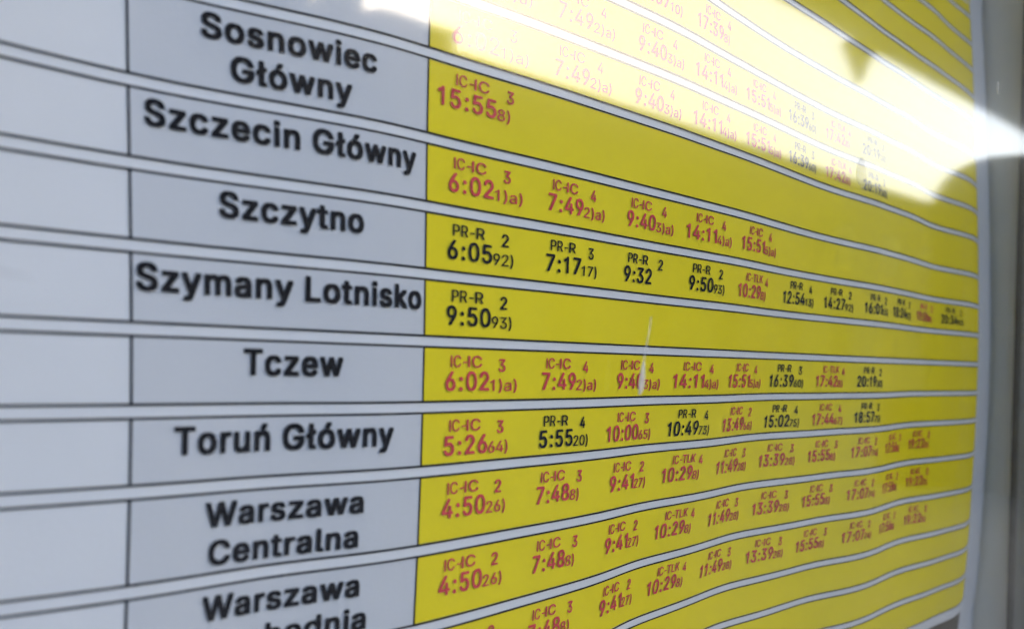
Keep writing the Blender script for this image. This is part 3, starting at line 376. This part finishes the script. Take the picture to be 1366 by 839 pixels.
def bake():
    """turn the outlines into filled glyphs, then set each string from them"""
    chars = sorted({(ch, b) for t, b in wanted for ch in t if ch != ' '} | {('T', w) for w in (W_NAME, W_TIME, W_PLAT, W_LAB, W_THIN)})
    def flat(sp, n=5):
        q = [int(v)/1000 for v in sp[2:].split()]
        if sp[0] == 'P': return [(q[i], q[i+1]) for i in range(0, len(q), 2)]
        P = [q[i:i+6] for i in range(0, len(q), 6)]; out = []
        for A, B in zip(P, P[1:]+P[:1]):
            p0, p1, p2, p3 = A[2:4], A[4:6], B[0:2], B[2:4]
            straight = abs((p3[0]-p0[0])*(p1[1]-p0[1])-(p3[1]-p0[1])*(p1[0]-p0[0]))+abs((p3[0]-p0[0])*(p2[1]-p0[1])-(p3[1]-p0[1])*(p2[0]-p0[0])) < 2e-4
            for k in range(1 if straight else n):
                t = k/n; u = 1-t
                out.append(tuple(u**3*p0[j]+3*u*u*t*p1[j]+3*u*t*t*p2[j]+t**3*p3[j] for j in (0, 1)))
        return out
    def area(c): return sum(a[0]*b[1]-b[0]*a[1] for a, b in zip(c, c[1:]+c[:1]))/2
    def inside(p, c):
        r = False
        for a, b in zip(c, c[1:]+c[:1]):
            if (a[1] > p[1]) != (b[1] > p[1]) and p[0] < (b[0]-a[0])*(p[1]-a[1])/(b[1]-a[1])+a[0]: r = not r
        return r
    obs = []
    for ch in sorted({c for c, b in chars}):
        cs = [flat(sp) for sp in GLYPHS[ch][1]]
        big = max(cs, key=lambda c: abs(area(c))); sg = area(big) > 0
        outer = [c for c in cs if (area(c) > 0) == sg]; holes = [c for c in cs if (area(c) > 0) != sg]
        for o_ in outer:
            cu = bpy.data.curves.new('lettering', 'CURVE'); cu.dimensions = '2D'; cu.fill_mode = 'BOTH'
            for c_ in [o_] + [h for h in holes if inside(h[0], o_)]:
                c = cu.splines.new('POLY'); c.points.add(len(c_)-1); c.use_cyclic_u = True
                for i, p in enumerate(c.points): p.co = (*c_[i], 0, 1)
            ob = bpy.data.objects.new('lettering', cu); C.objects.link(ob); obs.append((ch, ob))
    dg = bpy.context.evaluated_depsgraph_get(); dg.update()
    reg = {}
    for ch, ob in obs:
        me = bpy.data.meshes.new_from_object(ob.evaluated_get(dg))
        v, f = reg.get(ch, (np.zeros((0, 3)), []))
        n = len(v); k = .0006*len({x for x in v[:, 2]}) if n else 0
        reg[ch] = (np.concatenate([v, np.array([(p.co.x, p.co.y, k) for p in me.vertices])]), f + [tuple(i+n for i in p.vertices) for p in me.polygons])
        bpy.data.meshes.remove(me)
    for ch, ob in obs:
        cu = ob.data; bpy.data.objects.remove(ob); bpy.data.curves.remove(cu)
    one = {}
    for ch, b in chars:
        v, f = reg[ch]
        if True:     # heavier weight: the same outline spread by the extra stroke width
            V = []; Fc = []; n = 0
            for k in range(8):
                t = 2*math.pi*k/8
                dxx = (1, 1, 0, -1, -1, -1, 0, 1)[k]; dyy = (0, 1, 1, 1, 0, -1, -1, -1)[k]
                V.append(v + np.array([b*dxx*.95, b*dyy*.7, .0015*k])); Fc += [tuple(i+n for i in q) for q in f]; n += len(v)
            v, f = np.concatenate(V), Fc
        one[(ch, b)] = (v, f)
    for t, b in wanted | {('T', w) for w in (W_NAME, W_TIME, W_PLAT, W_LAB, W_THIN)}:
        x = 0; V = []; Fc = []; n = 0
        for ch in t:
            if ch == ' ': x += .20; continue
            v, f = one[(ch, b)]
            pad = .035 if ch == ':' else 0
            V.append(v + np.array([x+pad, 0, 0])); Fc += [tuple(i+n for i in q) for q in f]; n += len(v)
            x += GLYPHS[ch][0]/1000 + b*1.5 + 2*pad
        GL[(t, b)] = (np.concatenate(V), Fc)
def cap(b): v = GL[('T', b)][0]; return v[:, 1].min(), v[:, 1].max()
def write(sh, key, x0, x1, base, caph, off=.024, mi=0, bold=None):
    """set a string with its ink between x0 and x1, baseline and cap height given"""
    v, f = GL[key]; lo, hi = cap(key[1])
    a, b = v[:, 0].min(), v[:, 0].max()
    sx = (x1-x0)/(b-a); sz = caph/(hi-lo)
    sh.glyphs((v, f), lambda x: x0+(x-a)*sx, lambda z: base+(z-lo)*sz, off, mi)

# ---- what is printed
SEP = {-8: 13.65, -7: 12.691, -6: 11.701, -5: 10.769, -4: 9.802, -3.5: 8.871, -3: 7.644, -2: 6.664, -1: 5.703, 0: 4.725, 1: 3.464, 2: 2.457, 3: 1.474, 4: .5,
       5: -.453, 6: -1.375, 7: -2.502, 8: -3.634, 9: -4.802, 10: -5.686, 11: -6.651, 12: -7.60}
order = sorted(SEP)
for k in (1, 2, 3): SEP[-8-k] = 13.65 + .95*k
order = sorted(SEP)
GAP, TH = .161, .031
C1, C2, C0 = -4.168, 0.0, -9.2
E0, EP = .546, 2.2102
R_, K_ = 'red', 'black'
CONN = [(0,'IC-IC','3','6:02','1)a)',R_),(1,'IC-IC','4','7:49','2)a)',R_),(2,'IC-IC','4','9:40','3)a)',R_),(3,'IC-IC','4','14:11','4)a)',R_),(4,'IC-IC','4','15:51','5)a)',R_)]
TCZ = CONN + [(5,'PR-R','3','16:39','60)',K_),(6,'IC-TLK','4','17:42','8)',R_),(7,'PR-R','2','20:19','30)',K_)]
WAW = [(0,'IC-IC','2','4:50','26)',R_),(1,'IC-IC','3','7:48','8)',R_),(2,'IC-IC','2','9:41','27)',R_),(3,'IC-TLK','4','10:29','8)',R_),(4,'IC-IC','3','11:49','28)',R_),
       (5,'IC-IC','3','13:39','28)',R_),(6,'IC-IC','3','15:55','8)',R_),(7,'IC-IC','2','17:07','74)',R_),(8,'IC-IC','2','17:56','8)',R_),(9,'IC-IC','2','19:22','8)',R_)]
ROWS = {
 -3: ([], [(2,'IC-IC','4','10:07','10)',R_),(3,'IC-IC','4','17:39','8)',R_)]),
 -2: ([], TCZ),
 -1: ([], TCZ),
 0: (['Sosnowiec','Główny'], [(0,'IC-IC','3','15:55','8)',R_)]),
 1: (['Szczecin Główny'], CONN),
 2: (['Szczytno'], [(0,'PR-R','2','6:05','92)',K_),(1,'PR-R','3','7:17','17)',K_),(2,'PR-R','2','9:32','',K_),(3,'PR-R','2','9:50','93)',K_),(4,'IC-TLK','4','10:29','8)',R_),
      (5.08,'PR-R','4','12:54','13)',K_),(6.06,'PR-R','2','14:27','92)',K_),(7.08,'PR-R','2','16:01','13)',K_),(8,'PR-R','2','18:24','92)',K_),(9,'PR-R','2','19:06','8)',R_),(10,'PR-R','2','20:34','92)',K_)]),
 3: (['Szymany Lotnisko'], [(0,'PR-R','2','9:50','93)',K_)]),
 4: (['Tczew'], TCZ),
 5: (['Toruń Główny'], [(0,'IC-IC','3','5:26','64)',R_),(1,'PR-R','4','5:55','20)',K_),(2,'IC-IC','3','10:00','65)',R_),(3,'PR-R','4','10:49','73)',K_),(4,'IC-IC','2','13:49','66)',R_),
      (5,'PR-R','4','15:02','75)',K_),(6,'IC-IC','4','17:44','67)',R_),(7,'PR-R','3','18:57','75)',K_)]),
 6: (['Warszawa','Centralna'], WAW),
 7: (['Warszawa','Wschodnia'], WAW),
 8: (['Warszawa','Zachodnia'], WAW),
}
NAMEX = {'Sosnowiec': (-3.28,-.92), 'Szczecin Główny': (-3.99,-.22), 'Szczytno': (-3.09,-1.11), 'Szymany Lotnisko': (-4.12,-.085), 'Tczew': (-2.77,-1.385),
         'Toruń Główny': (-3.66,-.54), 'Warszawa': (-3.235,-.99), 'Centralna': (-3.18,-1.05), 'Wschodnia': (-3.33,-.86), 'Zachodnia': (-3.3,-.9)}
NAMEX2 = {0: {'Główny': (-2.92,-1.30)}}
for nm, es in ROWS.values():
    for t in nm: T(t, W_NAME)
    for e in es:
        a, b = e[1].split('-'); T(a+'-', W_THIN); T(b, W_LAB); T(e[2], W_PLAT); T(e[3], W_TIME)
        if e[4]: T(e[4], W_THIN)
bake()

post = empty('timetable_poster', (8*U, 0, Z0))
tag(post, 'printed train timetable sheet with white destination cells and yellow departure rows', 'timetable')
s = Sheet(); s.strip(-10.4, 28.3, -9.9, 17.8, 0.0, 0, .25)
sub(post, 'paper_sheet', s.mesh('paper_sheet'), M_paper)

for a, b in zip(order[:-1], order[1:]):
    zt, zb = SEP[a]-GAP/2, SEP[b]+GAP/2
    names, ents = ROWS.get(a, ([], []))
    # empty cell on the left, destination cell, departure band
    s = Sheet(); s.outline(C0, C1, zb, zt, TH, .012)
    sub(post, 'blank_cell', s.mesh('blank_cell'), M_black)
    s = Sheet(); s.strip(C1+TH/2, C2-TH/2, zb+TH/2, zt-TH/2, .008, 0); s.outline(C1, C2, zb, zt, TH, .014, 1)
    dc = sub(post, 'destination_cell', s.mesh('destination_cell'), [M_cell, M_black])
    if names: dc['label'] = 'pale grey cell printed in bold black with ' + ' '.join(names)
    caps, lines = (.338, .50) if a < 6 else (.302, .462)
    for i, t in enumerate(names):
        x0, x1 = NAMEX2.get(a, {}).get(t) or NAMEX[t]
        s = Sheet(); base = SEP[a] - (.522 if a < 6 else .49) - i*lines
        write(s, (t, W_NAME), x0, x1, base, caps)
        sub(dc, 'destination_name', s.mesh('destination_name', False), M_black)
    s = Sheet(); s.strip(C2+TH/2, X_END-TH/2, zb+TH/2, zt-TH/2, .008, 0); s.outline(C2+.0007, X_END, zb, zt, TH, .0165, 1)
    db = sub(post, 'departure_row', s.mesh('departure_row'), [M_yellow, M_black])
    if names: db['label'] = 'yellow row of departure times for ' + ' '.join(names)
    for (ci, cls, plat, tm, note, col) in ents:
        x = E0 + EP*ci; z = SEP[a]; st = 1.06 if ci == 0 else 1.0
        s = Sheet()
        p, q = cls.split('-')
        if cls == 'IC-IC': w1, w2, tot = .33, .29, .64
        elif cls == 'PR-R': w1, w2, tot = .43, .17, .64
        else: w1, w2, tot = .33, .50, .85
        write(s, (p+'-', W_THIN), x, x+w1*st, z-.367, .176)
        write(s, (q, W_LAB), x+(tot-w2)*st, x+tot*st, z-.367, .176)
        px = x + (1.0 if cls != 'IC-TLK' else 1.02)*st
        write(s, (plat, W_PLAT), px, px+.145*st, z-.428, .20)
        wt = .90 if len(tm) == 4 else 1.14
        xr = x + .80*st
        write(s, (tm, W_TIME), xr-wt*st, xr, z-.718, .290)
        if note:
            wn = {2: .25, 3: .42, 4: .58}[len(note)]*(1.06 if ci == 0 else 1)
            write(s, (note, W_THIN), xr+.03, xr+.03+wn, z-.725, .178)
        sub(db, 'departure_time', s.mesh('departure_time', False), M_red if col == R_ else M_black)

# dark strip below the last row, near the lower right corner
s = Sheet(); s.strip(C0, 25.9, -8.50, -7.86, .010)
sub(post, 'dark_bottom_strip', s.mesh('dark_bottom_strip'), M_dark_strip)

# ------------------------------------------------------------------ display case: back board, frame, glass
case = empty('display_case', (8*U, 0, Z0 - 11.5*U))
tag(case, 'wall display case of grey metal with a glass front over the timetable', 'display case')
GY = -2.6            # inner face of the glass, row units
xl, xr, zl, zh = -12.0, 28.45, -11.2, 19.5
bm = bmesh.new(); bx(bm, xl*U, xr*U, 2.9*U, 4.6*U, zl*U+Z0, zh*U+Z0)
sub(case, 'back_panel', mesh_of(bm, 'back_panel'), M_back)
# frame profile (wall of the case, rounded towards the glass)
def frame_side(name, x0, x1, z0, z1, nrm):
    bm = bmesh.new()
    bx(bm, x0*U, x1*U, -3.05*U, 4.7*U, z0*U+Z0, z1*U+Z0, 0, .15*U)
    return sub(case, name, mesh_of(bm, name, False), M_frame)
frame_side('frame_post', xr+.02, xr+3.2, zl-3, zh+3, 0)
frame_side('frame_post', xl-3.2, xl-.02, zl-3, zh+3, 0)
frame_side('frame_rail', xl-.01, xr+.01, zl-3, zl-.02, 0)
frame_side('frame_rail', xl-.01, xr+.01, zh+.02, zh+3, 0)
bm = bmesh.new()
bx(bm, (xr-.35)*U, (xr-.0)*U, (GY+.0)*U+.0002, (GY+.6)*U, zl*U+Z0, zh*U+Z0, 0, .1*U)
sub(case, 'post_shade_strip', mesh_of(bm, 'post_shade_strip'), M_dark_strip)  # dark strip standing in for shade on the post near the glass
bm = bmesh.new(); bx(bm, (xl-.0)*U, (xr-.0)*U, (GY-.27)*U, GY*U, zl*U+Z0, zh*U+Z0)
glass = sub(case, 'glass_pane', mesh_of(bm, 'glass_pane'), M_glass)
# dried marks on the outside of the glass
def streak(name, pts, mt, thick=.02):
    """flat film with thickness following (x, z, halfwidth)"""
    bm = bmesh.new(); rows = []
    for (x, z, h) in pts:
        y0 = (GY-.27)*U-.00003
        rows.append([bm.verts.new(((x+sx*h)*U, y0 - ty*U, z*U+Z0)) for sx, ty in ((-1, 0), (-.6, thick), (.6, thick), (1, 0))])
    for a, b in zip(rows[:-1], rows[1:]):
        for i in range(3): bm.faces.new((a[i], a[i+1], b[i+1], b[i]))
        bm.faces.new((a[3], a[0], b[0], b[3]))
    bm.faces.new(rows[0]); bm.faces.new(rows[-1][::-1])
    bmesh.ops.recalc_face_normals(bm, faces=bm.faces)
    return link(name, mesh_of(bm, name, True), mt, glass)
streak('thin_streak', [(1.395,.97,.004),(1.367,.787,.009),(1.31,.60,.010),(1.265,.45,.013),(1.249,.36,.018)], M_film_thin)
streak('dried_drip', [(1.248,.355,.018),(1.242,.29,.035),(1.238,.22,.055),(1.232,.12,.075),(1.226,.03,.08),(1.205,-.05,.05),(1.17,-.10,.02)], M_film)
streak('faint_smear', [(-7.4,.87,.008),(-7.3,.85,.03),(-7.2,.838,.03),(-7.1,.83,.008)], M_film_thin)
streak('water_drop', [(9.52,4.6,.02),(9.5,4.47,.16),(9.52,4.3,.27),(9.55,4.15,.30),(9.58,4.03,.22),(9.6,3.96,.05)], M_film_clear, .05)
streak('faint_smear', [(20.8,8.8,.03),(20.8,8.67,.1),(20.8,8.55,.1),(20.8,8.43,.03)], M_film_thin)
